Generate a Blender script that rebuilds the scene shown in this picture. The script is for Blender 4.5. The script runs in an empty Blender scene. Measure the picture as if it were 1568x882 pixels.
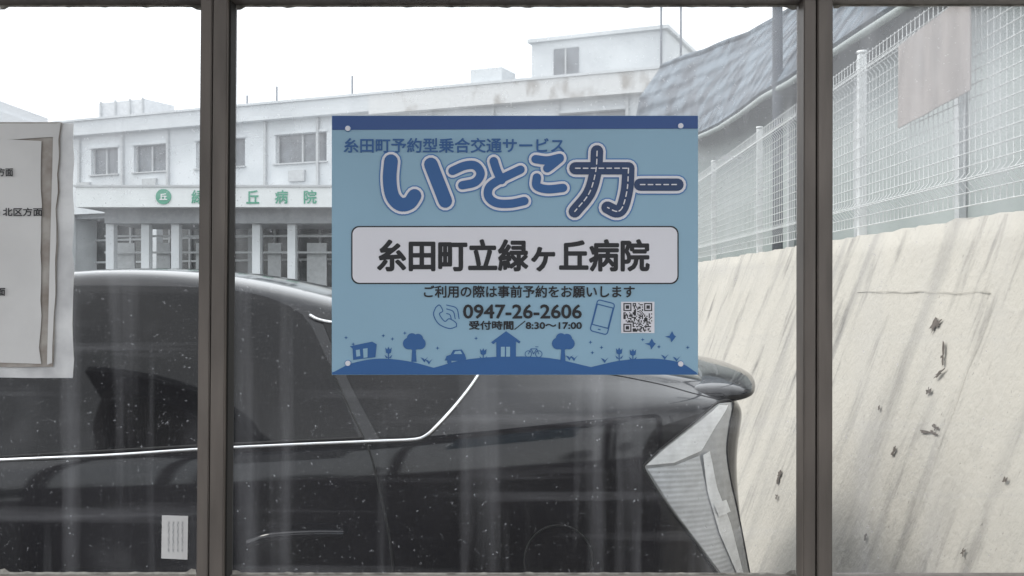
import bpy, bmesh, math, random
from mathutils import Vector, noise, bvhtree, Matrix
random.seed(4)
S=bpy.context.scene
COL=S.collection
S.view_settings.view_transform='Standard'; S.view_settings.look='None'; S.view_settings.exposure=0
K=0.5143/784; EYE=1.4
def T(u,v,Y):            # image pixel coordinates -> metres on a plane at depth Y, along camera rays
    return Vector(((u-784)*K*Y, Y, EYE-(v-441)*K*Y))
# ---------------------------------------------------------------- materials
def mat(name,c,rough=.6,metal=0,var=.15,scale=8,bump=0,stretch=(1,1,1),coat=0,c2=None,spec=.5,detail=6,lo=.35,hi=.65):
    m=bpy.data.materials.new(name); m.use_nodes=True
    N=m.node_tree.nodes; L=m.node_tree.links; b=N['Principled BSDF']
    b.inputs['Roughness'].default_value=rough; b.inputs['Metallic'].default_value=metal
    b.inputs['Coat Weight'].default_value=coat; b.inputs['Coat Roughness'].default_value=.04
    b.inputs['Specular IOR Level'].default_value=spec
    tc=N.new('ShaderNodeNewGeometry'); mp=N.new('ShaderNodeMapping'); mp.inputs['Scale'].default_value=stretch
    L.new(tc.outputs['Position'],mp.inputs['Vector'])
    n=N.new('ShaderNodeTexNoise'); n.inputs['Scale'].default_value=scale; n.inputs['Detail'].default_value=detail
    L.new(mp.outputs[0],n.inputs['Vector'])
    r=N.new('ShaderNodeValToRGB'); r.color_ramp.elements[0].position=lo; r.color_ramp.elements[1].position=hi
    c2=c2 or tuple(x*(1-var) for x in c)
    r.color_ramp.elements[0].color=(*c2,1); r.color_ramp.elements[1].color=(*c,1)
    L.new(n.outputs['Fac'],r.inputs['Fac']); L.new(r.outputs[0],b.inputs['Base Color'])
    if bump:
        bp=N.new('ShaderNodeBump'); bp.inputs['Strength'].default_value=bump; bp.inputs['Distance'].default_value=.02
        L.new(n.outputs['Fac'],bp.inputs['Height']); L.new(bp.outputs[0],b.inputs['Normal'])
    return m
M={}
M['alu']=mat('bronze_aluminium',(.16,.137,.12),.5,.15,.35,30,.05,(1,1,.15))
M['alu_dark']=mat('gasket',(.02,.018,.016),.8)
M['sign_bg']=mat('sign_blue',(.30,.485,.62),.45,0,.05,6)
M['navy']=mat('sign_navy',(.03,.09,.29),.45,0,.05,6)
M['blue']=mat('sign_mid_blue',(.025,.12,.34),.45,0,.05,6)
M['ltline']=mat('sign_outline_blue',(.08,.23,.52),.45,0,.05,6)
M['road']=mat('sign_road',(.018,.05,.14),.45,0,.05,6)
M['sign_w']=mat('sign_white',(.80,.79,.84),.45,0,.03,6)
M['black']=mat('sign_black',(.012,.012,.016),.5)
M['paper']=mat('paper',(.70,.69,.68),.7,0,.12,9)
M['paper_edge']=mat('tape',(.45,.42,.39),.5,0,.5,25,c2=(.25,.21,.18))
M['plastic']=mat('laminate_border',(.80,.80,.80),.3,0,.35,14,c2=(.50,.50,.51))
M['paint']=mat('car_paint',(.007,.007,.010),.07,.0,.3,3,spec=.42)
M['cglass']=mat('car_glass',(.003,.003,.004),.04,0,.3,2,spec=.22)
M['chrome']=mat('chrome',(.85,.85,.87),.14,1,.05,10)
M['rubber']=mat('rubber',(.012,.012,.012),.8)
M['rim']=mat('alloy',(.5,.5,.52),.3,1)
M['white']=mat('white_render',(.70,.73,.75),.8,0,.14,.9,c2=(.58,.61,.63))
M['whitesh']=mat('parapet_stained',(.68,.69,.69),.85,0,.5,1.6,c2=(.38,.36,.33),lo=.34,hi=.46,stretch=(1,1,.5))
M['bglass']=mat('window_glass',(.19,.21,.23),.15,0,.5,2)
M['bglass2']=mat('entrance_glass',(.13,.14,.14),.2,0,.6,1.2)
M['bframe']=mat('window_frames',(.50,.52,.53),.5)
M['grey']=mat('grey_soffit',(.36,.38,.40),.8)
M['green']=mat('green_letters',(.03,.30,.18),.5)
M['board']=mat('canopy_board',(.74,.77,.77),.5,0,.08,2)
M['asphalt']=mat('asphalt',(.10,.098,.094),.9,0,.3,3,.2)
M['terrace']=mat('gravel_bank',(.22,.22,.19),.95,0,.4,5,.4)
M['fence']=mat('galvanised_white',(.74,.76,.76),.45,.1,.15,20)
M['tarp']=mat('weathered_board',(.36,.32,.30),.8,0,.25,10,c2=(.26,.23,.215),stretch=(1,1,.4))
M['sheet']=mat('siding',(.38,.42,.41),.6,0,.25,1.5,c2=(.29,.33,.32),stretch=(1,1,.3))
M['pole']=mat('pole_concrete',(.20,.22,.25),.8)
M['stain']=mat('dark_stain',(.12,.10,.085),.95,0,.4,40)
M['far']=mat('far_wall',(.72,.74,.76),.9)
M['tree']=mat('leaves',(.06,.10,.05),.8,0,.5,3)
# ------------------------------------------------------------- mesh helpers
def obj(name,me,parent=None,m=None):
    o=bpy.data.objects.new(name,me); COL.objects.link(o)
    if m: me.materials.append(m)
    if parent: o.parent=parent
    return o
def empty(name,loc=(0,0,0),rot=(0,0,0)):
    o=bpy.data.objects.new(name,None); COL.objects.link(o); o.location=loc; o.rotation_euler=rot; o.empty_display_size=.2
    return o
def mesh(name,vs,fs,parent=None,m=None):
    me=bpy.data.meshes.new(name); me.from_pydata([tuple(v) for v in vs],[],fs); me.update()
    return obj(name,me,parent,m)
def box(name,x0,x1,y0,y1,z0,z1,m,parent=None,bev=0,roll=0):
    bm=bmesh.new(); bmesh.ops.create_cube(bm,size=1)
    for v in bm.verts: v.co=Vector(((x1-x0)*v.co.x,(y1-y0)*v.co.y,(z1-z0)*v.co.z))
    if bev: bmesh.ops.bevel(bm,geom=bm.edges[:],offset=bev,segments=2,affect='EDGES')
    me=bpy.data.meshes.new(name); bm.to_mesh(me); bm.free()
    o=obj(name,me,parent,m); o.location=((x0+x1)/2,(y0+y1)/2,(z0+z1)/2); o.rotation_euler=(0,roll,0)
    return o
def cyl(name,a,b,r,m,parent=None,seg=12,r2=None):
    a=Vector(a);b=Vector(b); d=b-a
    bm=bmesh.new(); bmesh.ops.create_cone(bm,cap_ends=True,segments=seg,radius1=r,radius2=r if r2 is None else r2,depth=d.length)
    q=d.to_track_quat('Z','Y')
    for v in bm.verts: v.co=q@v.co+(a+b)/2
    for f in bm.faces: f.smooth=len(f.verts)==4
    me=bpy.data.meshes.new(name); bm.to_mesh(me); bm.free()
    return obj(name,me,parent,m)
def tube(name,paths,r,m,parent=None,cyclic=False,res=2):
    c=bpy.data.curves.new(name,'CURVE'); c.dimensions='3D'; c.bevel_depth=r; c.bevel_resolution=res; c.use_fill_caps=True
    for p in paths:
        s=c.splines.new('POLY'); s.points.add(len(p)-1)
        for i,q in enumerate(p): s.points[i].co=(*q,1)
        s.use_cyclic_u=cyclic
    o=bpy.data.objects.new(name,c); COL.objects.link(o); c.materials.append(m)
    if parent:o.parent=parent
    return o
def text(name,body,u0,v0,u1,v1,Y,m,parent,bold=0,cp=8):
    c=bpy.data.curves.new(name,'FONT'); c.body=body; c.size=1; c.resolution_u=3
    t=bpy.data.objects.new(name+'_t',c); COL.objects.link(t)
    dg=bpy.context.evaluated_depsgraph_get(); me=bpy.data.meshes.new_from_object(t.evaluated_get(dg))
    bpy.data.objects.remove(t)
    if not me.vertices: return
    xs=[v.co.x for v in me.vertices]; ys=[v.co.y for v in me.vertices]
    a,b,cc,d=min(xs),max(xs),min(ys),max(ys)
    u0+=bold;u1-=bold;v0+=bold;v1-=bold
    base=[(u0+(u1-u0)*(v.co.x-a)/(b-a), v1+(v0-v1)*(v.co.y-cc)/max(d-cc,1e-6)) for v in me.vertices]
    fc=[tuple(p.vertices) for p in me.polygons]; VS=[];FS=[]
    sh=[(0,0)]
    if bold: sh+= [(bold*math.cos(k*2*math.pi/cp),bold*math.sin(k*2*math.pi/cp)) for k in range(cp)]
    for k,(dx,dy) in enumerate(sh):
        o=len(VS); VS+=[T(u+dx,v+dy,Y-k*.00003) for u,v in base]; FS+=[tuple(o+i for i in f) for f in fc]
    return mesh(name,VS,FS,parent,m)
def cat(pts,n=6):
    P=[Vector(p) for p in pts]; 
    if len(P)<3: return P
    out=[]; Q=[2*P[0]-P[1]]+P+[2*P[-1]-P[-2]]
    for i in range(1,len(Q)-2):
        a,b,c,d=Q[i-1:i+3]
        for k in range(n):
            t=k/n; out.append(.5*((2*b)+(c-a)*t+(2*a-5*b+4*c-d)*t*t+(3*b-a-3*c+d)*t**3))
    out.append(P[-1]); return out
SY=1.600   # sign plane depth
def lay(u,v,k): 
    p=T(u,v,SY); p.y=SY-.0005-.0004*k; return p
def flat(name,pts,k,m,parent): return mesh(name,[lay(u,v,k) for u,v in pts],[list(range(len(pts)))],parent,m)
def disc(cx,cy,r,n=24,ry=None): return [(cx+r*math.cos(2*math.pi*i/n),cy+(ry or r)*math.sin(2*math.pi*i/n)) for i in range(n)]
def strokes(name,lines,w,k,m,parent):
    vs=[];fs=[];c=0
    for ln in lines:
        for i,p in enumerate(ln):
            y=k+c*.004; c+=1
            b=len(vs); vs+= [lay(a,bb,y) for a,bb in disc(p[0],p[1],w/2,14)]; fs.append(list(range(b,b+14)))
            if i+1<len(ln):
                q=ln[i+1]; d=Vector((q[0]-p[0],q[1]-p[1])); 
                if d.length<1e-6: continue
                n=Vector((-d.y,d.x)).normalized()*w/2; b=len(vs); y+=.002
                vs+=[lay(p[0]+n.x,p[1]+n.y,y),lay(q[0]+n.x,q[1]+n.y,y),lay(q[0]-n.x,q[1]-n.y,y),lay(p[0]-n.x,p[1]-n.y,y)]; fs.append([b,b+1,b+2,b+3])
    return mesh(name,vs,fs,parent,m)
def rrect(x0,y0,x1,y1,r,n=6):
    o=[]
    for cx,cy,a in ((x1-r,y0+r,-90),(x1-r,y1-r,0),(x0+r,y1-r,90),(x0+r,y0+r,180)):
        for i in range(n+1):
            t=math.radians(a+90*i/n); o.append((cx+r*math.cos(t),cy+r*math.sin(t)))
    return o
# ----------------------------------------------------------------- the sign
sg=empty('information_sign',(0,0,0))
a=T(508,177,SY); b=T(1069,574,SY)
box('panel',a.x,b.x,SY,SY+.003,b.z,a.z,M['sign_bg'],sg,.0006)
flat('top_band',[(508.6,177.6),(1068.4,177.6),(1068.4,197),(508.6,199)],1,M['navy'],sg)
text('heading','糸田町予約型乗合交通サービス',526,211,864,234,SY-.0015,M['blue'],sg,.5)
V2=lambda l:[Vector(p) for p in l]
logo=[cat([(599,247),(597,275),(601,300),(613,313),(627,311),(635,300)]),
 cat([(660,252),(671,280),(682,308)]),]
logo2=[cat([(693,262),(712,254),(728,254),(736,266),(728,279),(708,284)]),
 cat([(756,247),(761,262),(768,276)]),
 cat([(797,260),(768,274),(750,286),(748,301),(760,311),(782,312),(803,308)]),
 cat([(820,244),(838,246),(857,242)]),cat([(857,243),(846,252),(838,258)]),
 cat([(822,272),(822,285),(838,290),(862,288)])]
kana=[V2([(881,258),(962,258)]),cat([(962,258),(960,290),(953,317),(944,324),(930,318)]),
 cat([(914,232),(912,262),(902,296),(880,324)]),V2([(980,283),(1037,283)])]
for nm,ls,w in (('logo_bold',logo,21),('logo_thin',logo2,13),('logo_road',kana,19)):
    strokes(nm+'_rim',ls,w+12,1.2,M['ltline'],sg); strokes(nm+'_white',ls,w+8,3.0,M['sign_w'],sg)
    strokes(nm+'_ink',ls,w,5.0,M['road'] if nm=='logo_road' else M['blue'],sg)
dash=[]
def dashes(l,on=7,off=5):
    out=[];acc=0
    for p,q in zip(l,l[1:]):
        L=(q-p).length; n=max(1,int(L));
        for i in range(n):
            t0=acc+L*i/n
            if (t0%(on+off))<on: out.append([p+(q-p)*(i/n),p+(q-p)*((i+1)/n)])
        acc+=L
    return out
for l in kana: dash+=dashes(l)
strokes('road_dashes',dash,1.8,8.0,M['sign_w'],sg)
flat('name_box_border',rrect(538,346,1039,435,12),1.2,M['black'],sg)
flat('name_box',rrect(540,348,1037,433,11),2.0,M['sign_w'],sg)
text('stop_name','糸田町立緑ヶ丘病院',577,366,995,416,SY-.0018,M['black'],sg,1.7,10)
text('notice_line','ご利用の際は事前予約をお願いします',649,437,972,456,SY-.0015,M['black'],sg,.45)
text('phone_number','0947-26-2606',709,466,891,488,SY-.0015,M['black'],sg,.7)
text('hours','受付時間／8:30～17:00',718,491,891,505,SY-.0015,M['black'],sg,.45)
strokes('phone_icon',[cat([(667,471),(664,482),(672,496),(688,503),(699,500)]),cat([(667,471),(673,467),(678,476),(673,481),(681,492),(688,488),(698,494),(699,500)]),
  cat([(684,480),(689,482),(691,488)]),cat([(684,473),(694,477),(697,488)]),cat([(684,467),(699,472),(703,488)])],1.5,1,M['blue'],sg)
def rot(pts,cx,cy,a): 
    c,s=math.cos(a),math.sin(a); return [Vector((cx+(x-cx)*c-(y-cy)*s,cy+(x-cx)*s+(y-cy)*c)) for x,y in pts]
r1=rot(rrect(909,461,936,510,4,3),922,485,.25); r1.append(r1[0]); r2=rot([(910,468),(935,468),(935,500),(910,500),(910,468)],922,485,.25)
strokes('smartphone_icon',[r1,r2,rot([(921,505),(924,505)],922,485,.25)],1.6,1,M['blue'],sg)
# QR
flat('qr_base',[(951,462),(1002,462),(1002,510),(951,510)],1,M['sign_w'],sg)
n=25; cell=44/n; vs=[];fs=[]
def finder(i,j):
    for ci,cj in ((0,0),(n-7,0),(0,n-7)):
        a,b=i-ci,j-cj
        if -1<=a<=7 and -1<=b<=7:
            if a in(-1,7) or b in(-1,7): return 0
            return 1 if (a in(0,6) or b in(0,6) or (2<=a<=4 and 2<=b<=4)) else 0
    return None
for i in range(n):
    for j in range(n):
        f=finder(i,j); on=f if f is not None else random.random()<.5
        if on:
            x,y=954.5+i*cell,464+j*cell; b=len(vs); vs+=[lay(x,y,2),lay(x+cell*.97,y,2),lay(x+cell*.97,y+cell*.97,2),lay(x,y+cell*.97,2)]; fs.append([b,b+1,b+2,b+3])
mesh('qr_code',vs,fs,sg,M['black'])
# bottom scenery
hill=[(508.6,573.4),(508.6,570)]+[tuple(p) for p in cat([(512,569),(540,556),(580,549),(625,553),(664,563)],5)]+[tuple(p) for p in cat([(668,562),(710,551),(770,546),(840,548),(905,562)],5)]+[tuple(p) for p in cat([(909,561),(950,552),(1000,549),(1040,555),(1066,570)],5)]+[(1068.4,573.4)]
flat('hills',hill,1,M['blue'],sg)
def F(nm,p,kk=1.6,m='blue'): flat(nm,p,kk,M[m],sg)
F('bus_stop_shelter',[(536,530),(570,523),(577,527),(575,547),(541,551),(540,534)]); F('shelter_window',[(545,536),(551,535),(552,545),(546,546)],2.2,'sign_bg'); F('shelter_window2',[(556,534),(563,533),(563,547),(557,548)],2.2,'sign_bg')
for cx,cy in ((634,524),(862,524)):
    for i,(dx,dy,r) in enumerate(((0,0,12),(-8,2,9),(9,2,9),(-3,-6,8),(6,-5,8))): F('tree_crown',disc(cx+dx,cy+dy,r,18),1.6+i*.1)
    F('tree_trunk',[(cx-2.5,cy+8),(cx+2.5,cy+8),(cx+4,cy+30),(cx-4,cy+30)],1.5)
F('house',[(760,522),(790,522),(790,549),(760,549)]); F('house_roof',[(752,524),(775,507),(797,523),(795,526),(775,513),(755,527)],1.9); F('roof_fill',[(758,523),(775,511),(792,523)],1.75); F('house_door',[(767,531),(781,531),(781,546),(767,546)],2.2,'sign_bg'); F('door_cross',[(773,531),(775,531),(775,546),(773,546)],2.6)
F('tiny_car',[(681,552),(684,545),(690,543),(694,536),(707,535),(712,543),(714,549),(712,553)]); F('tc_win',[(695,542),(697,538),(705,537),(708,542)],2.2,'sign_bg')
for cx,cy in ((688,554),(707,553)): F('tc_wheel',disc(cx,cy,3.4,12),2.3)
strokes('bicycle',[[Vector(p) for p in disc(809,542,5,14)]+[Vector((814,542))],[Vector(p) for p in disc(825,542,5,14)]+[Vector((830,542))],V2([(809,542),(813,534),(822,534),(825,542)]),V2([(813,534),(817,542),(822,534)]),V2([(820,531),(824,531)])],1.1,1.6,M['blue'],sg)
for cx,cy in ((595,537),(740,539),(948,538),(969,540)):
    F('flower',[(cx-5,cy-5),(cx-2,cy-2),(cx,cy-6),(cx+2,cy-2),(cx+5,cy-5),(cx+4,cy+3),(cx,cy+5),(cx-4,cy+3)]); F('stem',[(cx-.8,cy+4),(cx+.8,cy+4),(cx+.8,cy+16),(cx-.8,cy+16)],1.4)
    F('leaf',[(cx,cy+11),(cx+6,cy+6),(cx+4,cy+11)],1.7);F('leaf2',[(cx,cy+11),(cx-6,cy+6),(cx-4,cy+11)],1.75)
for cx,cy in ((650,549),(657,552),(879,547),(872,546),(1018,545),(1036,548),(926,550)):
    F('sprout',[(cx,cy+6),(cx-6,cy-2),(cx-1,cy),(cx,cy+2),(cx+6,cy-3),(cx+2,cy+2)])
for cx,cy in ((1027,515),(996,526)):
    F('bird',[(cx-9,cy),(cx-2,cy-1),(cx+2,cy-8),(cx+5,cy-2),(cx+8,cy),(cx+5,cy+4),(cx+1,cy+9),(cx-1,cy+3)])
for cx,cy in ((530,517),(541,527),(587,514),(601,519),(670,533),(729,518),(907,540),(904,524),(921,532),(1053,532),(1009,531),(620,510),(984,520)):
    s=3; F('sparkle',[(cx,cy-s),(cx+.8,cy-.8),(cx+s,cy),(cx+.8,cy+.8),(cx,cy+s),(cx-.8,cy+.8),(cx-s,cy),(cx-.8,cy-.8)],1.3)
for u,v in ((533,197),(1042,193),(533,556),(1042,557)):
    p=T(u,v,SY); o=cyl('grommet',(p.x,SY-.003,p.z),(p.x,SY+.0002,p.z),.0042,M['sign_w'],sg,20)
    tube('grommet_ring',[[(p.x+.0048*math.cos(t*.4),SY-.001,p.z+.0048*math.sin(t*.4)) for t in range(16)]],.0005,M['ltline'],sg,True)
# --------------------------------------------------------------- bus shelter
sh=empty('bus_shelter')
zb=T(0,878,1.612).z; zt=T(0,9,1.612).z
XL,XR=-1.85,.93
def mullion(nm,ut,ub,w):
    x=((ut+ub)/2-784)*K*1.57; tilt=(ut-ub)*K*1.57/(zt-zb)
    box(nm+'_outer',x-w/2,x-w/2+w*.40,1.572,1.614,zb-.02,zt+.02,M['alu'],sh,.0015,tilt)
    box(nm+'_gap',x-w/2+w*.40,x-w/2+w*.45,1.582,1.614,zb-.02,zt+.02,M['alu_dark'],sh,0,tilt)
    box(nm+'_inner',x-w/2+w*.45,x+w/2-.003,1.570,1.614,zb-.02,zt+.02,M['alu'],sh,.0015,tilt)
    box(nm+'_bead',x+w/2-.003,x+w/2,1.580,1.614,zb-.02,zt+.02,M['alu_dark'],sh,0,tilt)
mullion('mullion_a',329,322,.046); mullion('mullion_b',1255,1254,.048)
mullion('mullion_c',-560,-560,.053)
box('top_rail',XL,XR,1.565,1.618,zt,zt+.07,M['alu'],sh,.002)
box('bottom_rail',XL,XR,1.565,1.618,zb-.06,zb,M['alu'],sh,.002)
box('lower_panel',XL,XR,1.60,1.612,.05,zb-.06,M['alu'],sh)
box('upper_panel',XL,XR,1.60,1.612,zt+.07,2.42,M['alu'],sh)
for x in (XL-.05,XR): box('corner_post',x,x+.05,1.56,1.65,0,2.45,M['alu'],sh,.003)
for x in (XL-.05,XR): box('rear_post',x,x+.05,-.35,-.30,0,2.45,M['alu'],sh,.003)
box('roof',XL-.15,XR+.05,-.45,1.75,2.45,2.53,M['grey'],sh,.01)  # unseen roof, extended backwards to dim the daylight on the sign
# sealant and grime at pane corners
seal=mat('old_sealant',(.55,.53,.48),.8,0,.6,60)
for u0,u1,v in ((362,1220,10),(0,308,10),(1276,1700,8),(0,300,877),(356,1218,878)):
    N=int((u1-u0)/7)
    top=[];bot=[]
    for i in range(N+1):
        u=u0+(u1-u0)*i/N; top.append(T(u,v-(3 if v<400 else -3),1.606)); w=.8+3*max(0,noise.noise(Vector((u*.06,v,0))))+ (4 if min(i,N-i)<2 else 0)
        bot.append(T(u,v+(w if v<400 else -w),1.606))
    mesh('pane_sealant',top+bot,[[i,i+1,N+2+i,N+1+i] for i in range(N)],sh,seal)
# glass
g=bpy.data.materials.new('dusty_hazed_glass'); g.use_nodes=True; N=g.node_tree.nodes; L=g.node_tree.links; N.clear()
out=N.new('ShaderNodeOutputMaterial'); tr=N.new('ShaderNodeBsdfTransparent'); tr.inputs[0].default_value=(.97,.985,.98,1)
di=N.new('ShaderNodeBsdfDiffuse'); tl=N.new('ShaderNodeBsdfTranslucent'); di.inputs[0].default_value=tl.inputs[0].default_value=(.87,.88,.92,1)
mx=N.new('ShaderNodeMixShader'); mx.inputs[0].default_value=.8; L.new(di.outputs[0],mx.inputs[1]); L.new(tl.outputs[0],mx.inputs[2])
gl=N.new('ShaderNodeBsdfGlossy'); gl.inputs['Roughness'].default_value=.03
m1=N.new('ShaderNodeMixShader'); L.new(tr.outputs[0],m1.inputs[1]); L.new(mx.outputs[0],m1.inputs[2])
m2=N.new('ShaderNodeMixShader'); m2.inputs[0].default_value=.012; L.new(m1.outputs[0],m2.inputs[1]); L.new(gl.outputs[0],m2.inputs[2]); L.new(m2.outputs[0],out.inputs[0])
ge=N.new('ShaderNodeNewGeometry')
def nz(scale,st,rotz,lo,hi,a,b,detail=5):
    mp=N.new('ShaderNodeMapping'); mp.inputs['Scale'].default_value=st; mp.inputs['Rotation'].default_value=(0,rotz,0); L.new(ge.outputs['Position'],mp.inputs[0])
    t=N.new('ShaderNodeTexNoise'); t.inputs['Scale'].default_value=scale; t.inputs['Detail'].default_value=detail; L.new(mp.outputs[0],t.inputs[0])
    r=N.new('ShaderNodeMapRange'); r.inputs[1].default_value=lo; r.inputs[2].default_value=hi; r.inputs[3].default_value=a; r.inputs[4].default_value=b; L.new(t.outputs['Fac'],r.inputs[0]); return r.outputs[0]
def add(x,y,op='ADD'):
    q=N.new('ShaderNodeMath'); q.operation=op; L.new(x,q.inputs[0]); L.new(y,q.inputs[1]); return q.outputs[0]
f=add(add(nz(2.2,(1,1,1),0,.3,.7,.008,.04),nz(22,(1,1,.05),.5,.54,.8,0,.12)),add(nz(30,(.04,1,1),-.35,.56,.8,0,.12),nz(190,(1,1,1),0,.67,.78,0,.26,2)))
f=add(f,nz(7,(1,1,1),.4,.56,.74,0,.04))
sx=N.new('ShaderNodeSeparateXYZ'); L.new(ge.outputs['Position'],sx.inputs[0])
gr=N.new('ShaderNodeMapRange'); gr.inputs[1].default_value=1.40; gr.inputs[2].default_value=1.70; gr.inputs[3].default_value=0; gr.inputs[4].default_value=.30; gr.interpolation_type='SMOOTHSTEP'; L.new(sx.outputs[2],gr.inputs[0])  # bright haze painted into the upper glass, washing out the view like overexposure
f=add(f,add(gr.outputs[0],nz(3.5,(1,1,1),.3,.25,.7,.6,1.2),'MULTIPLY'))
L.new(f,m1.inputs[0])
mesh('glass_panes',[(XL,1.608,zb-.01),(XR,1.608,zb-.01),(XR,1.608,zt+.01),(XL,1.608,zt+.01)],[[0,1,2,3]],sh,g)
# notice + sticker
nt=empty('route_notice')
def sheet(nm,q,Y,m,wav=.0015,nx=8,ny=14):
    vs=[];fs=[]
    for j in range(ny+1):
        for i in range(nx+1):
            s,t=i/nx,j/ny; u=(q[0][0]*(1-s)+q[1][0]*s)*(1-t)+(q[3][0]*(1-s)+q[2][0]*s)*t; v=(q[0][1]*(1-s)+q[1][1]*s)*(1-t)+(q[3][1]*(1-s)+q[2][1]*s)*t
            jit=noise.noise(Vector((u*.05,v*.05,1)))
            if i==nx: u+=jit*4
            if j==ny: v+=jit*4
            p=T(u,v,Y); p.y=Y-abs(wav*noise.noise(Vector((u*.03,v*.03,2)))); vs.append(p)
    W=nx+1
    for j in range(ny):
        for i in range(nx): fs.append([j*W+i,j*W+i+1,(j+1)*W+i+1,(j+1)*W+i])
    o=mesh(nm,vs,fs,nt,m); 
    for p in o.data.polygons:p.use_smooth=True
    return o
sheet('laminate',[(-430,188),(113,189),(112,579),(-430,575)],1.603,M['plastic'])
sheet('tape',[(-430,187),(94,187),(82,562),(-430,560)],1.6,M['paper_edge'])
sheet('paper',[(-430,190),(64,216),(62,556),(-430,554)],1.5975,M['paper'],.0008)
sheet('paper_strip',[(82,190),(92,188),(80,556),(72,556)],1.5975,M['paper'],.0008,3)
sheet('paper_top',[(-430,190),(84,189),(84,212),(-430,212)],1.5972,M['paper'],.0004,8,3)
for tx,u0,v0,u1,v1 in (('鉄道方面',-30,257,20,270),('小倉・北区方面',-42,318,65,331),('田川方面',-48,440,8,453)):
    text('notice_text',tx,u0,v0,u1,v1,1.5945,M['black'],nt,.3)
st=empty('inspection_sticker')
o=mesh('label',[T(248,789,1.603),T(288,790,1.603),T(287,857,1.603),T(247,855,1.603)],[[0,1,2,3]],st,M['paper'])
fa=mat('faded_ink',(.3,.31,.33),.7)
for i in range(4): text('label_text','指定番号標',257+i*7,796,259.5+i*7,846,1.6022,fa,st)
# ----------------------------------------------------------------- the car
car=empty('parked_car')
YC=3.63
ST=[(-3.62,.45,.35,.60,.35,.62,.64),(-3.5,.70,.25,.68,.5,.72,.74),(-3.2,.84,.22,.78,.6,.84,.88),(-2.7,.88,.22,.86,.62,.93,.98),
(-2.35,.885,.22,.90,.62,.98,1.03),(-2.0,.89,.22,.91,.62,1.20,1.25),(-1.6,.89,.22,.92,.60,1.40,1.46),(-1.2,.89,.22,.935,.60,1.42,1.48),
(-.85,.89,.22,.955,.59,1.39,1.45),(-.5,.89,.22,.975,.57,1.30,1.355),(-.2,.89,.22,1.0,.56,1.235,1.285),(.1,.885,.22,1.035,.57,1.175,1.215),
(.35,.875,.22,1.06,.60,1.13,1.165),(.52,.845,.23,1.07,.62,1.11,1.14),(.61,.77,.25,1.06,.60,1.095,1.12),(.67,.66,.30,1.03,.5,1.06,1.085),(.70,.5,.36,.93,.4,.95,.965)]
rows=[]
for (x,hw,z0,zs,hr,zr,zc) in ST:
    sec=[(.0,z0),(hw*.80,z0),(hw*.965,z0+.12),(hw*1.0,z0+(zs-z0)*.5),(hw*.995,z0+(zs-z0)*.80),(hw*.975,zs-.025),(hw*.95,zs+.004),
         ((hw*.95+hr)/2+.018,(zs+zr)/2),(hr+.005,zr),(hr-.05,zr+(zc-zr)*.72),(hr*.5,zc-.004),(0,zc)]
    r=[]
    for (h,z) in sec:
        xx=x
        if x>.45:
            k=(x-.45)/.25
            xx+= .05*max(0,min(1,(.80-z)/.3))*k + .05*max(0,min(1,(z-.92)/.13))*k
        r.append((xx,h,z))
    rows.append(r)
bm=bmesh.new(); grid=[]
for r in rows:
    ln=[bm.verts.new((x,YC-h,z)) for x,h,z in r]
    ln+= [bm.verts.new((x,YC+h,z)) for x,h,z in reversed(r[1:-1])]
    grid.append(ln)
n=len(grid[0])
for a,b in zip(grid,grid[1:]):
    for i in range(n): bm.faces.new((a[i],a[(i+1)%n],b[(i+1)%n],b[i]))
bm.faces.new(grid[0]); bm.faces.new(list(reversed(grid[-1])))
bmesh.ops.recalc_face_normals(bm,faces=bm.faces)
me=bpy.data.meshes.new('body'); bm.to_mesh(me); bm.free()
body=obj('body',me,car,M['paint'])
ms=body.modifiers.new('s','SUBSURF'); ms.levels=3; ms.render_levels=3
dg=bpy.context.evaluated_depsgraph_get(); dg.update()
me2=bpy.data.meshes.new_from_object(body.evaluated_get(dg)); body.modifiers.clear(); body.data=me2
for p in me2.polygons: p.use_smooth=True
bv=bvhtree.BVHTree.FromPolygons([v.co.copy() for v in me2.vertices],[tuple(p.vertices) for p in me2.polygons])
def onb(u,v,off=.003):
    Y=2.8; nn=Vector((0,-1,0))
    for _ in range(5):
        p=T(u,v,Y); h=bv.ray_cast(Vector((p.x,1.0,p.z)),Vector((0,1,0)))
        if h[0] is None: break
        Y=h[0].y; nn=h[1]
    if nn.y>0: nn=-nn
    return T(u,v,Y)+nn*off
def decal(name,pts,m,off=.003,step=14,both=True):
    bm=bmesh.new(); bm.faces.new([bm.verts.new((p[0],p[1],0)) for p in pts])
    us=[p[0] for p in pts]; vv=[p[1] for p in pts]
    for ax,lo,hi in ((0,min(us),max(us)),(1,min(vv),max(vv))):
        c=lo+step
        while c<hi:
            co=(c+.013,0,0) if ax==0 else (0,c+.013,0); no=(1,0,0) if ax==0 else (0,1,0)
            bmesh.ops.bisect_plane(bm,geom=bm.verts[:]+bm.edges[:]+bm.faces[:],plane_co=co,plane_no=no); c+=step
    for v in bm.verts: v.co=onb(v.co.x,v.co.y,off)
    bmesh.ops.recalc_face_normals(bm,faces=bm.faces)
    me=bpy.data.meshes.new(name); bm.to_mesh(me); bm.free()
    for p in me.polygons:p.use_smooth=True
    o=obj(name,me,car,m)
    if both:
        q=me.copy()
        for v in q.vertices: v.co.y=2*YC-v.co.y
        q.flip_normals(); obj(name+'_far',q,car)
    return o
c2=lambda l,n=5:[tuple(p) for p in cat(l,n)]
rear_door=[(-120,712),(0,701),(160,693),(300,684),(360,680),(551,672),(528,615),(505,560),(478,502),(462,482)]+c2([(440,468),(405,455),(360,446),(280,440),(120,438),(-120,442)])
decal('rear_door_glass',rear_door,M['cglass'])
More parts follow.
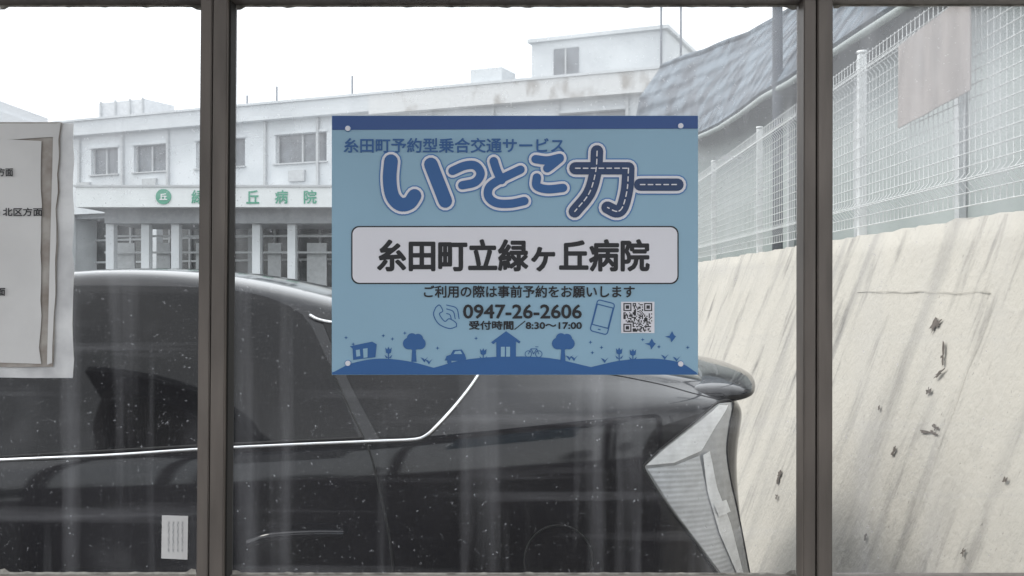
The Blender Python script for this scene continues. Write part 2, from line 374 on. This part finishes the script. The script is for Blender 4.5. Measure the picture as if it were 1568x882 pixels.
qw=[(580,670)]+c2([(580,670),(625,669),(648,665),(668,650),(695,620),(722,586),(736,562),(742,545)])+[(700,528),(600,506),(492,488),(505,520),(540,595)]
decal('quarter_glass',qw,M['cglass'])
decal('front_door_glass',[(-150,714),(-150,446),(-260,452),(-420,560),(-480,640),(-500,716)],M['cglass'])
def line(name,pts,r,m,off=.002,sm=True):
    P=[onb(p[0],p[1],off) for p in (cat(pts,6) if sm else pts)]
    tube(name,[P],r,m,car); tube(name+'_far',[[(p.x,2*YC-p.y,p.z) for p in P]],r,m,car)
line('belt_chrome',[(-480,722),(-200,716),(0,705),(160,698),(300,689),(420,683),(560,677),(630,674),(652,668),(672,650),(700,619),(724,588),(737,566),(743,545)],.0052,M['chrome'],.003)
line('upper_chrome',[(474,484),(492,492),(540,500),(640,517),(743,545)],.006,M['chrome'],.003)
line('door_seam',[(462,482),(505,560),(535,625),(562,682),(574,720),(590,790),(600,850),(604,920)],.0028,M['rubber'],.0)
line('window_seal',[(-200,711),(0,700),(300,683),(556,671)],.003,M['rubber'],.003)
line('front_door_seam',[(-150,446),(-150,714),(-160,900)],.0028,M['rubber'],0)
line('fuel_door_seam',[(855+52*math.cos(t*.314),858+54*math.sin(t*.314)) for t in range(21)],.0022,M['rubber'],.0005)
line('shoulder_crease',[(760,573),(900,570),(1000,586),(1060,602),(1110,614)],.0012,M['paint'],.001)
# door handle
P=[onb(385,828,.03),onb(420,816,.045),onb(480,812,.045),onb(528,814,.028)]
tube('door_handle',[cat(P,5)],.012,M['paint'],car,res=5)
decal('handle_recess',[(440+52*math.cos(t*.2618),842+22*math.sin(t*.2618)) for t in range(24)],M['cglass'],.0015)
# tail lamp
def lampmat(nm,c,rough,metal,ribs,st):
    m=mat(nm,c,rough,metal,.2,30); N=m.node_tree.nodes; L=m.node_tree.links; b=N['Principled BSDF']
    w=N.new('ShaderNodeTexWave'); w.inputs['Scale'].default_value=ribs; w.inputs['Distortion'].default_value=.2; w.bands_direction='Z'
    ge=N.new('ShaderNodeNewGeometry'); L.new(ge.outputs['Position'],w.inputs[0]); bp=N.new('ShaderNodeBump'); bp.inputs['Strength'].default_value=st; bp.inputs['Distance'].default_value=.004
    L.new(w.outputs['Fac'],bp.inputs['Height']); L.new(bp.outputs[0],b.inputs['Normal']); b.inputs['Coat Weight'].default_value=1; return m
ls=lampmat('lamp_reflector',(.66,.68,.71),.35,.2,22,.2); lw=lampmat('lamp_white',(.93,.94,.95),.3,0,26,.05); ld=lampmat('lamp_grey',(.46,.47,.48),.25,.2,14,.12)
lamp=c2([(985,713),(1010,688),(1055,652),(1096,620)])+[(1119,618)]+c2([(1114,650),(1110,690),(1116,735),(1128,790),(1146,885),(1150,905)])+[(1112,905)]+c2([(1100,882),(1062,828),(1020,772),(990,725)])
decal('tail_lamp',lamp,ld,.006,9)
decal('lamp_chevron_top',[(988,712),(1012,690),(1056,655),(1097,623),(1111,623),(1092,652),(1074,684),(1070,690),(1030,708)],lw,.011,8)
decal('lamp_chevron_low',[(990,717),(1032,712),(1068,697),(1074,730),(1088,775),(1108,830),(1130,890),(1110,890),(1068,832),(1024,772)],ls,.010,8)
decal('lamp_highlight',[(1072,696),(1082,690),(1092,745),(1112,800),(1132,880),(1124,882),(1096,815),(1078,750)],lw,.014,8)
decal('lamp_bulb',[(1086,770),(1104,764),(1110,782),(1094,790)],lw,.018,8)
line('lamp_rim',[(985,713),(1010,688),(1055,652),(1096,620),(1119,618),(1114,650),(1110,690),(1116,735),(1128,790),(1146,885)],.003,M['rubber'],.006)
line('lamp_rim2',[(985,713),(990,725),(1020,772),(1062,828),(1100,882)],.003,M['rubber'],.006)
# boot-lid spoiler lip
lip=bmesh.new(); R=[]
for i in range(17):
    t=-1+2*i/16; y=YC+t*.70; x=.80-.10*abs(t)**2.6; z=1.128-.035*abs(t)**3
    R.append([lip.verts.new((x-.24,y,z-.0)),lip.verts.new((x-.08,y,z+.016)),lip.verts.new((x+.012,y,z-.004)),lip.verts.new((x+.012,y,z-.026)),lip.verts.new((x-.10,y,z-.05))])
for a,b in zip(R,R[1:]):
    for i in range(5): lip.faces.new((a[i],b[i],b[(i+1)%5],a[(i+1)%5]))
lip.faces.new(R[0]); lip.faces.new(list(reversed(R[-1]))); bmesh.ops.recalc_face_normals(lip,faces=lip.faces)
me=bpy.data.meshes.new('boot_lip'); lip.to_mesh(me); lip.free(); 
for p in me.polygons:p.use_smooth=True
o=obj('boot_lip',me,car,M['paint']); o.modifiers.new('s','SUBSURF').render_levels=2
# wheels
for ax in (-.02,-2.72):
    for sd in (-1,1):
        y=YC+sd*.895
        cyl('wheel_arch',(ax,y-sd*.3,.30),(ax,y-sd*.0,.30),.315,M['rubber'],car,40)
        cyl('tyre',(ax,y-sd*.18,.295),(ax,y+sd*.012,.295),.295,M['rubber'],car,40)
        cyl('rim',(ax,y-sd*.1,.295),(ax,y+sd*.016,.295),.20,M['rubber'],car,32)
        for i in range(10):
            a=i*math.pi/5; cyl('spoke',(ax,y+sd*.02,.295),(ax+.195*math.cos(a),y+sd*.02,.295+.195*math.sin(a)),.014,M['rim'],car,8)
        tube('rim_edge',[[(ax+.202*math.cos(i*.2094),y+sd*.016,.295+.202*math.sin(i*.2094)) for i in range(30)]],.01,M['rim'],car,True)
# ------------------------------------------------------ retaining wall + fence
TZ=1.67; BAT=.37
wx=lambda y,z:1.55+.03*y-BAT*(TZ-z)
cm=bpy.data.materials.new('weathered_concrete'); cm.use_nodes=True; N=cm.node_tree.nodes; L=cm.node_tree.links; b=N['Principled BSDF']; b.inputs['Roughness'].default_value=.92
ge=N.new('ShaderNodeNewGeometry')
def cn(scale,st,lo,hi,detail=6,rt=(0,0,0)):
    mp=N.new('ShaderNodeMapping'); mp.inputs['Scale'].default_value=st; mp.inputs['Rotation'].default_value=rt; L.new(ge.outputs['Position'],mp.inputs[0])
    t=N.new('ShaderNodeTexNoise'); t.inputs['Scale'].default_value=scale; t.inputs['Detail'].default_value=detail; t.inputs['Roughness'].default_value=.6; L.new(mp.outputs[0],t.inputs[0])
    r=N.new('ShaderNodeMapRange'); r.inputs[1].default_value=lo; r.inputs[2].default_value=hi; L.new(t.outputs['Fac'],r.inputs[0]); return r.outputs[0],t
def mul(a,b_):
    q=N.new('ShaderNodeMath'); q.operation='MULTIPLY'; L.new(a,q.inputs[0])
    if isinstance(b_,float): q.inputs[1].default_value=b_
    else: L.new(b_,q.inputs[1])
    return q.outputs[0]
def mixc(fac,c1,c2,amt=1.0):
    q=N.new('ShaderNodeMix'); q.data_type='RGBA'
    if amt!=1: fac=mul(fac,float(amt))
    L.new(fac,q.inputs[0])
    for s,c in ((6,c1),(7,c2)):
        if isinstance(c,tuple): q.inputs[s].default_value=(*c,1)
        else: L.new(c,q.inputs[s])
    return q.outputs[2]
f1,_=cn(1.4,(1,1,1),.3,.7); base=mixc(f1,(.50,.472,.42),(.43,.408,.365))
f2,_=cn(4.5,(.1,1,.14),.51,.68,8); base=mixc(f2,base,(.27,.26,.245),.55)
f4,_=cn(9,(.1,1,.20),.52,.70,6); f5,_=cn(2.0,(1,1,1),.42,.58,4); base=mixc(mul(f4,f5),base,(.13,.125,.12),.75)
f6,_=cn(22,(1,1,.5),.62,.76,4); base=mixc(f6,base,(.29,.27,.245),.5)
f8,_=cn(60,(1,1,.7),.67,.74,3); base=mixc(f8,base,(.12,.11,.10),.6)
L.new(base,b.inputs['Base Color'])
f3,t3=cn(38,(1,1,1),0,1,8); f7,t7=cn(6,(1,1,1),0,1,4)
ad=N.new('ShaderNodeMath'); ad.operation='ADD'; L.new(f3,ad.inputs[0]); L.new(f7,ad.inputs[1])
bp=N.new('ShaderNodeBump'); bp.inputs['Strength'].default_value=.3; bp.inputs['Distance'].default_value=.02; L.new(ad.outputs[0],bp.inputs['Height']); L.new(bp.outputs[0],b.inputs['Normal'])
rw=empty('retaining_wall')
vs=[];fs=[];ys=[i*.06 for i in range(0,500)]; nz_=18
for y in ys:
    for j in range(nz_+1):
        z=TZ*j/nz_-.02; d=.006*noise.noise(Vector((0,y*3,z*3)))
        if j>=nz_: z+=.02*noise.noise(Vector((0,y*9,5)))
        vs.append((wx(y,z)+d,y,z))
    z=TZ+.02*noise.noise(Vector((0,y*9,5))); vs.append((wx(y,TZ)+.22,y,z-.01))
W=nz_+2
for i in range(len(ys)-1):
    for j in range(W-1): fs.append([i*W+j,(i+1)*W+j,(i+1)*W+j+1,i*W+j+1])
o=mesh('wall_face',vs,fs,rw,cm)
for p in o.data.polygons:p.use_smooth=True
def wp(y,z,o=.006): return Vector((wx(y,z)-o,y,z))
def strip(nm,pts,w,m):
    A=[];B=[]
    for i,(y,z) in enumerate(pts):
        q=pts[min(i+1,len(pts)-1)]; p=pts[max(i-1,0)]; d=Vector((q[0]-p[0],q[1]-p[1])).normalized(); ww=w*(.2+1.3*abs(noise.noise(Vector((y*7,z*7,3)))))
        A.append(wp(y-d.y*ww,z+d.x*ww)); B.append(wp(y+d.y*ww,z-d.x*ww))
    n=len(pts); mesh(nm,A+B,[[i,i+1,n+i+1,n+i] for i in range(n-1)],rw,m)
jm=mat('joint',(.34,.32,.28),.95,0,.5,30,c2=(.42,.40,.36))
strip('joint_h',[(3.2+i*.05,1.385+.008*noise.noise(Vector((i*.3,0,0)))) for i in range(28)],.004,jm)
strip('joint_v',[(3.15+.02*noise.noise(Vector((0,i*.3,0))),1.385-i*.05) for i in range(20)],.0025,jm)
def wall_uv(u,v):
    y=4
    for _ in range(30):
        z=EYE-(v-441)*K*y; y=wx(y,z)/((u-784)*K)
    return y,EYE-(v-441)*K*y
def blob(u,v,ru,rv,a=0,seed=0):
    pts=[]
    for i in range(22):
        t=2*math.pi*i/22; r=.55+.9*noise.noise(Vector((math.cos(t)*1.6,math.sin(t)*1.6,seed*3.1)))
        r=max(.12,r); x,y=ru*r*math.cos(t),rv*r*math.sin(t); pts.append(wp(*wall_uv(u+x*math.cos(a)-y*math.sin(a),v+x*math.sin(a)+y*math.cos(a)),.007+seed*.0003))
    mesh('stain',pts,[list(range(22))],rw,M['stain'])
for i,(u,v,ru,rv,a) in enumerate(((1435,498,22,7,-.9),(1447,545,5,22,.1),(1425,598,5,10,.3),(1430,662,20,6,.15),(1436,655,7,9,0),(1195,728,5,11,.2),(1372,690,4,9,.4),(1442,572,14,4,-.7),(1350,625,3,7,.3),(1192,760,3,8,.2),(1545,735,5,8,.3),(1480,845,5,10,.3),(1330,820,4,8,.3))): blob(u,v,ru,rv,a,i+1)
# fence
fn=empty('mesh_fence')
fx=lambda y:wx(y,TZ)+.09
H=.90
for y in (.75,2.9,5.1,7.5,9.5,11.6,13.8):
    box('post',fx(y)-.02,fx(y)+.02,y-.02,y+.02,TZ-.03,TZ+H+.03,M['fence'],fn,.004)
    cyl('post_cap',(fx(y),y,TZ+H+.03),(fx(y),y,TZ+H+.045),.026,M['fence'],fn,10)
def prof(h):   # panel offset with V folds
    for c in (.13,.80):
        if abs(h-c)<.035: return -.03*(1-abs(h-c)/.035)
    return 0
hs=[.04,.095,.13,.165,.45,.765,.80,.835,.90]
ver=[]
y=.8
while y<13.8:
    ver.append([(fx(y)-.028+prof(h),y,TZ+h) for h in hs]); y+=.05
tube('vertical_wires',ver,.0022,M['fence'],fn,res=0)
hor=[]; h=.04
while h<=.905:
    hor.append([(fx(y)-.031+prof(h),y,TZ+h) for y in (.8,5,9,13.8)]); h+=.05
hor+= [[(fx(y)-.031+prof(h),y,TZ+h) for y in (.8,5,9,13.8)] for h in (.13,.80)]
tube('horizontal_wires',hor,.0024,M['fence'],fn,res=0)
nb=empty('fence_notice_board')
vs=[];fs=[]
for j in range(7):
    for i in range(9):
        y=4.36-.73*i/8; z=2.47-.36*j/6+.03*(y-4)*-1; vs.append((fx(y)-.075+.003*noise.noise(Vector((y*4,z*4,0))),y,z+.004*noise.noise(Vector((y*6,j*3,0)))))
for j in range(6):
    for i in range(8): fs.append([j*9+i,j*9+i+1,(j+1)*9+i+1,(j+1)*9+i])
o=mesh('board_face',vs,fs,nb,M['tarp']); o.modifiers.new('t','SOLIDIFY').thickness=.006
# terrace ground behind wall
mesh('terrace_ground',[(wx(0,TZ)+.18,0,TZ-.015),(60,0,TZ-.015),(60,60,TZ-.015),(wx(29.9,TZ)+.18,29.9,TZ-.015),],[[0,1,2,3]],None,M['terrace'])
mesh('ground',[(-300,-300,0),(300,-300,0),(300,500,0),(-300,500,0)],[[0,1,2,3]],None,M['asphalt'])
# house with tiled roof
hs_=empty('tiled_roof_house')
tm=mat('weathered_grey_tiles',(.15,.19,.23),.6,0,.3,3.5,c2=(.055,.07,.09),lo=.4,hi=.6); N=tm.node_tree.nodes; L=tm.node_tree.links; b=N['Principled BSDF']
w=N.new('ShaderNodeTexWave'); w.inputs['Scale'].default_value=1.6; w.inputs['Distortion'].default_value=2.5; w.bands_direction='Z'; w.inputs['Detail'].default_value=3
w2=N.new('ShaderNodeTexWave'); w2.inputs['Scale'].default_value=1.3; w2.bands_direction='Y'
ge=N.new('ShaderNodeNewGeometry'); L.new(ge.outputs['Position'],w.inputs[0]); L.new(ge.outputs['Position'],w2.inputs[0])
ad=N.new('ShaderNodeMath'); L.new(w.outputs['Fac'],ad.inputs[0]); L.new(w2.outputs['Fac'],ad.inputs[1])
bp=N.new('ShaderNodeBump'); bp.inputs['Strength'].default_value=.6; bp.inputs['Distance'].default_value=.06; L.new(ad.outputs[0],bp.inputs['Height']); L.new(bp.outputs[0],b.inputs['Normal'])
#    y     eaveX eaveZ  midX midZ  ridgeX ridgeZ  backX backZ
RS=[(13.5,1.70,3.55,1.78,3.95,2.05,4.37,3.6,4.4),
    (12.6,1.98,3.25,2.12,3.78,2.42,4.33,4.2,4.45),
    (11.5,2.12,3.12,2.36,3.70,2.77,4.28,4.8,4.45),
    (10.4,2.20,3.10,2.50,3.65,2.98,4.27,5.2,4.4),
    (6.0,2.45,3.15,2.85,3.72,3.6,4.35,6,4.4),(2.0,2.70,3.2,3.1,3.75,3.9,4.4,7,4.4)]
vs=[];fs=[]
P=[]
for (p,q) in zip(RS,RS[1:]):
    for k in range(6): P.append([a+(b_-a)*k/6 for a,b_ in zip(p,q)])
P.append(list(RS[-1]))
for r in P:
    y=r[0]
    for k in range(4): vs.append(Vector((r[1+2*k],y,r[2+2*k]+.035*noise.noise(Vector((y*1.3,k*2,0))))))
for i in range(len(P)-1):
    for j in range(3): fs.append([i*4+j,i*4+j+1,(i+1)*4+j+1,(i+1)*4+j])
o=mesh('roof',vs,fs,hs_,tm); md=o.modifiers.new('t','SOLIDIFY'); md.thickness=.06
tube('ridge_cap',[[v+Vector((0,0,.04)) for v in vs[2::4]]],.06,tm,hs_)
tube('eave_gutter',[[v+Vector((-.03,0,-.02)) for v in vs[0::4]]],.026,M['sheet'],hs_)
wv=[];wf=[]
for r in P: wv+=[(r[1]+.28,r[0],TZ-.05),(r[1]+.28,r[0],r[2]+.32)]
for i in range(len(P)-1): wf.append([2*i,2*i+2,2*i+3,2*i+1])
mesh('side_wall',wv,wf,hs_,M['sheet'])
mesh('end_wall',[(1.98,13.45,TZ-.05),(7,13.45,TZ-.05),(7,13.45,4.3),(2.2,13.45,4.25),(1.98,13.45,3.8)],[[0,1,2,3,4]],hs_,M['sheet'])
for y in (3,4.5,6,7.5,9): 
    x=2.70-(y-2)*.0625+.28; box('wall_batten',x-.05,x-.005,y-.03,y+.03,TZ,3.1,M['bframe'],hs_)
up=empty('utility_pole'); cyl('pole_shaft',(2.28,8.55,TZ-.1),(2.28,8.55,8.5),.045,M['pole'],up,14,.038)
for z in (5.2,5.0): cyl('pole_arm',(1.9,8.55,z),(2.8,8.55,z),.03,M['pole'],up,8)
# ------------------------------------------------------------------ hospital
an=math.atan2(-.401,.916); hb=empty('hospital_building',(-8.3,32,0),(0,0,an))
def B_(nm,*a): return box(nm,*a,parent=hb)
s0,s1=-8.4,13.6
wins=[(-7,-5.77),(-5.05,-3.6),(-2.36,-.35),(.85,2.78),(4.2,6.2),(7.5,9.5),(10.5,12.5)]
B_('wall_low',s0,s1,0,.3,4.0,5.35,M['white']); B_('wall_high',s0,s1,0,.3,6.25,6.72,M['white'])
e=s0
for a,b in wins+[(s1,s1)]:
    B_('wall_pier',e,a,0.001,.3,5.35,6.25,M['white']); e=b
    if a<b:
        B_('window_glass',a,b,.16,.2,5.35,6.25,M['bglass'])
        for q in (a+.03,(a+b)/2,b-.03): B_('window_bar',q-.03,q+.03,.1,.158,5.36,6.24,M['bframe'])
        B_('window_sill',a-.05,b+.05,-.08,.09,5.30,5.345,M['bframe']); B_('window_head',a-.05,b+.05,-.06,-.002,6.26,6.33,M['white'])
B_('parapet_l',s0-.1,4.5,-.3,.2,6.72,7.2,M['white']); B_('parapet_r',4.5,s1+.1,-.32,.2,6.62,7.2,M['whitesh'])
B_('coping',s0-.15,s1+.15,-.36,.26,7.2,7.27,M['white'])
for q in range(-8,14,2): B_('drain_pipe',q+.45,q+.53,-.1,-.02,4.3,6.7,M['bframe'])
B_('end_wall',s1-.3,s1,.3,9,0,7.1,M['white']); B_('end_wall_w',s0,s0+.3,.3,9,0,7.1,M['white']); B_('back_wall',s0,s1,9,9.3,0,7.1,M['white'])
B_('roof_slab',s0+.3,s1-.3,.2,9,6.7,6.85,M['grey'])
B_('ground_glazing',s0,s1,1.3,1.4,0,4.0,M['bglass2']); B_('floor_slab',s0,s1,.3,1.3,3.85,4.0,M['grey'])
for q in [x*.9-8.2 for x in range(24)]: B_('glazing_bar',q-.04,q+.04,1.2,1.28,0,3.85,M['bframe'])
for z in (1.0,2.3,3.1): B_('transom',s0,s1,1.22,1.27,z,z+.07,M['bframe'])
for q in (-8.2,-4.2,0,4.2,8.4,13.2): B_('column',q-.2,q+.2,-.05,.25,0,3.99,M['white'])
for q in range(0,22,3): B_('air_vent',q-7.6,q-7.0,-.1,-.01,4.75,5.1,M['bframe'])
# roof structures
B_('penthouse',9.3,13.3,.9,4,7.1,8.55,M['white']); B_('penthouse_cap',9.2,13.4,.8,4.1,8.55,8.65,M['white'])
B_('penthouse_window',10.0,10.75,.86,.92,7.5,8.3,M['bglass']); B_('pw_bar',10.35,10.4,.83,.855,7.5,8.3,M['bframe'])
B_('plant_box',7.6,8.6,.3,1.3,7.2,7.8,M['white'])
cyl('rooftop_tank',(7.9,1.5,6.9),(7.9,1.5,7.55),.5,M['white'],hb,24)
B_('water_tank',-8.2,-6.0,1.5,3,7.2,8.2,M['far'])
for q in (-8.1,-7.4,-6.7,-6.1): B_('tank_rib',q,q+.06,1.44,1.5,7.2,8.25,M['bframe'])
for q,h in ((13.2,9.6),(13.75,9.3),(.3,8.0),(-.9,7.8),(3.2,8.1)): cyl('aerial',(q,.8,7.1),(q,.8,h),.03,M['pole'],hb,6)
cyl('aerial_arm',(12.9,.8,9.3),(13.5,.8,9.3),.02,M['pole'],hb,6)
# entrance canopy, squared to the car park
def BW(nm,u0,u1,v0,v1,Y,d,m):
    a=T(u0,v0,Y); b=T(u1,v1,Y); o=box(nm,a.x,b.x,Y,Y+d,b.z,a.z,m); o.parent=cp; return o
cp=empty('entrance_canopy')
BW('fascia',116,720,286,317,28.5,.4,M['board']); BW('fascia_cap',112,724,283,286,28.45,.5,M['bframe'])
BW('soffit_beam',160,720,318,342,29.4,3,M['grey'])
BW('canopy_deck',118,718,305,317,28.91,2.5,M['grey'])
for u in (168,222,268,330,392,446,530,640): BW('pillar',u-6,u+6,343,513,29.6,.3,M['white'])
for u,w_ in ((180,26),(240,20),(300,26),(410,20),(470,30)): BW('entrance_panel',u,u+w_,372,513,30.6,.1,M['bframe'])
for v in (360,385): BW('door_rail',160,720,v,v+3,30.4,.1,M['bframe'])
for u,ch in ((303,'緑'),(345,'ヶ'),(387,'丘'),(431,'病'),(475,'院')): text('letter',ch,u-10,291,u+10,312,28.47,M['green'],cp,.5)
p=T(250,301,28.46); o=cyl('emblem',(p.x,28.46,p.z),(p.x,28.5,p.z),.22,M['green'],cp,24); text('emblem_mark','丘',244,296,256,306,28.44,M['board'],cp,.3)
# distant block and trees
db=empty('apartment_block'); 
for i in range(5): box('floor_level',-46,-37,70,80,i*3,i*3+2.2,M['far'],db); box('balcony_band',-45.8,-37.2,70.3,79.8,i*3+2.2,i*3+3,M['far'],db)
def trees(nm,x0,x1,y0,y1,n):
    bm=bmesh.new()
    for i in range(n):
        cx,cy=random.uniform(x0,x1),random.uniform(y0,y1); r=random.uniform(2,3.5); h=random.uniform(3,6)
        for k in range(260):
            v=Vector((random.gauss(0,1),random.gauss(0,1),random.gauss(0,1))).normalized()*r*random.random()**.4
            c=Vector((cx,cy,h))+v; s=random.uniform(.15,.4); ax=Vector((random.gauss(0,1),random.gauss(0,1),random.gauss(0,1))).normalized(); t=ax.orthogonal().normalized(); w=ax.cross(t)
            bm.faces.new([bm.verts.new(c+t*s),bm.verts.new(c+w*s),bm.verts.new(c-t*s),bm.verts.new(c-w*s)])
        bmesh.ops.create_cone(bm,cap_ends=True,segments=7,radius1=.3,radius2=.15,depth=h,matrix=Matrix.Translation((cx,cy,h/2)))
    me=bpy.data.meshes.new(nm); bm.to_mesh(me); bm.free(); obj(nm,me,None,M['tree'])
trees('distant_trees',-60,60,-70,-50,26)
# -------------------------------------------------------------- light + world
sd=Vector((-.62,.06,.78)).normalized()
sun=bpy.data.lights.new('sun','SUN'); sun.energy=1.5; sun.angle=math.radians(16); sun.color=(1,.95,.88)
so=bpy.data.objects.new('sun',sun); COL.objects.link(so); so.rotation_euler=sd.to_track_quat('Z','Y').to_euler()
W=bpy.data.worlds.new('World'); S.world=W; W.use_nodes=True; N=W.node_tree.nodes; L=W.node_tree.links
sk=N.new('ShaderNodeTexSky'); sk.sky_type='NISHITA'; sk.sun_disc=False; sk.sun_elevation=math.asin(sd.z); sk.sun_rotation=math.atan2(sd.x,sd.y); sk.dust_density=3; sk.air_density=1.2
# overcast: a white cloud layer covering most of the sky, a little uneven
tc=N.new('ShaderNodeTexCoord'); cl=N.new('ShaderNodeTexNoise'); cl.inputs['Scale'].default_value=2.2; cl.inputs['Detail'].default_value=5; L.new(tc.outputs['Generated'],cl.inputs[0])
cr=N.new('ShaderNodeValToRGB'); cr.color_ramp.elements[0].color=(10.5,11.0,11.6,1); cr.color_ramp.elements[1].color=(15,15.2,15.5,1); cr.color_ramp.elements[0].position=.3; cr.color_ramp.elements[1].position=.65
L.new(cl.outputs['Fac'],cr.inputs[0])
mxw=N.new('ShaderNodeMix'); mxw.data_type='RGBA'; mxw.inputs[0].default_value=.88; L.new(sk.outputs[0],mxw.inputs[6]); L.new(cr.outputs[0],mxw.inputs[7])
L.new(mxw.outputs[2],N['Background'].inputs[0]); N['Background'].inputs[1].default_value=.15
cam=bpy.data.cameras.new('camera'); cam.lens=35; cam.sensor_width=36; cam.clip_end=2000; cam.clip_start=.05
co=bpy.data.objects.new('camera',cam); COL.objects.link(co); co.location=(0,0,EYE); co.rotation_euler=(math.radians(90),0,0); S.camera=co
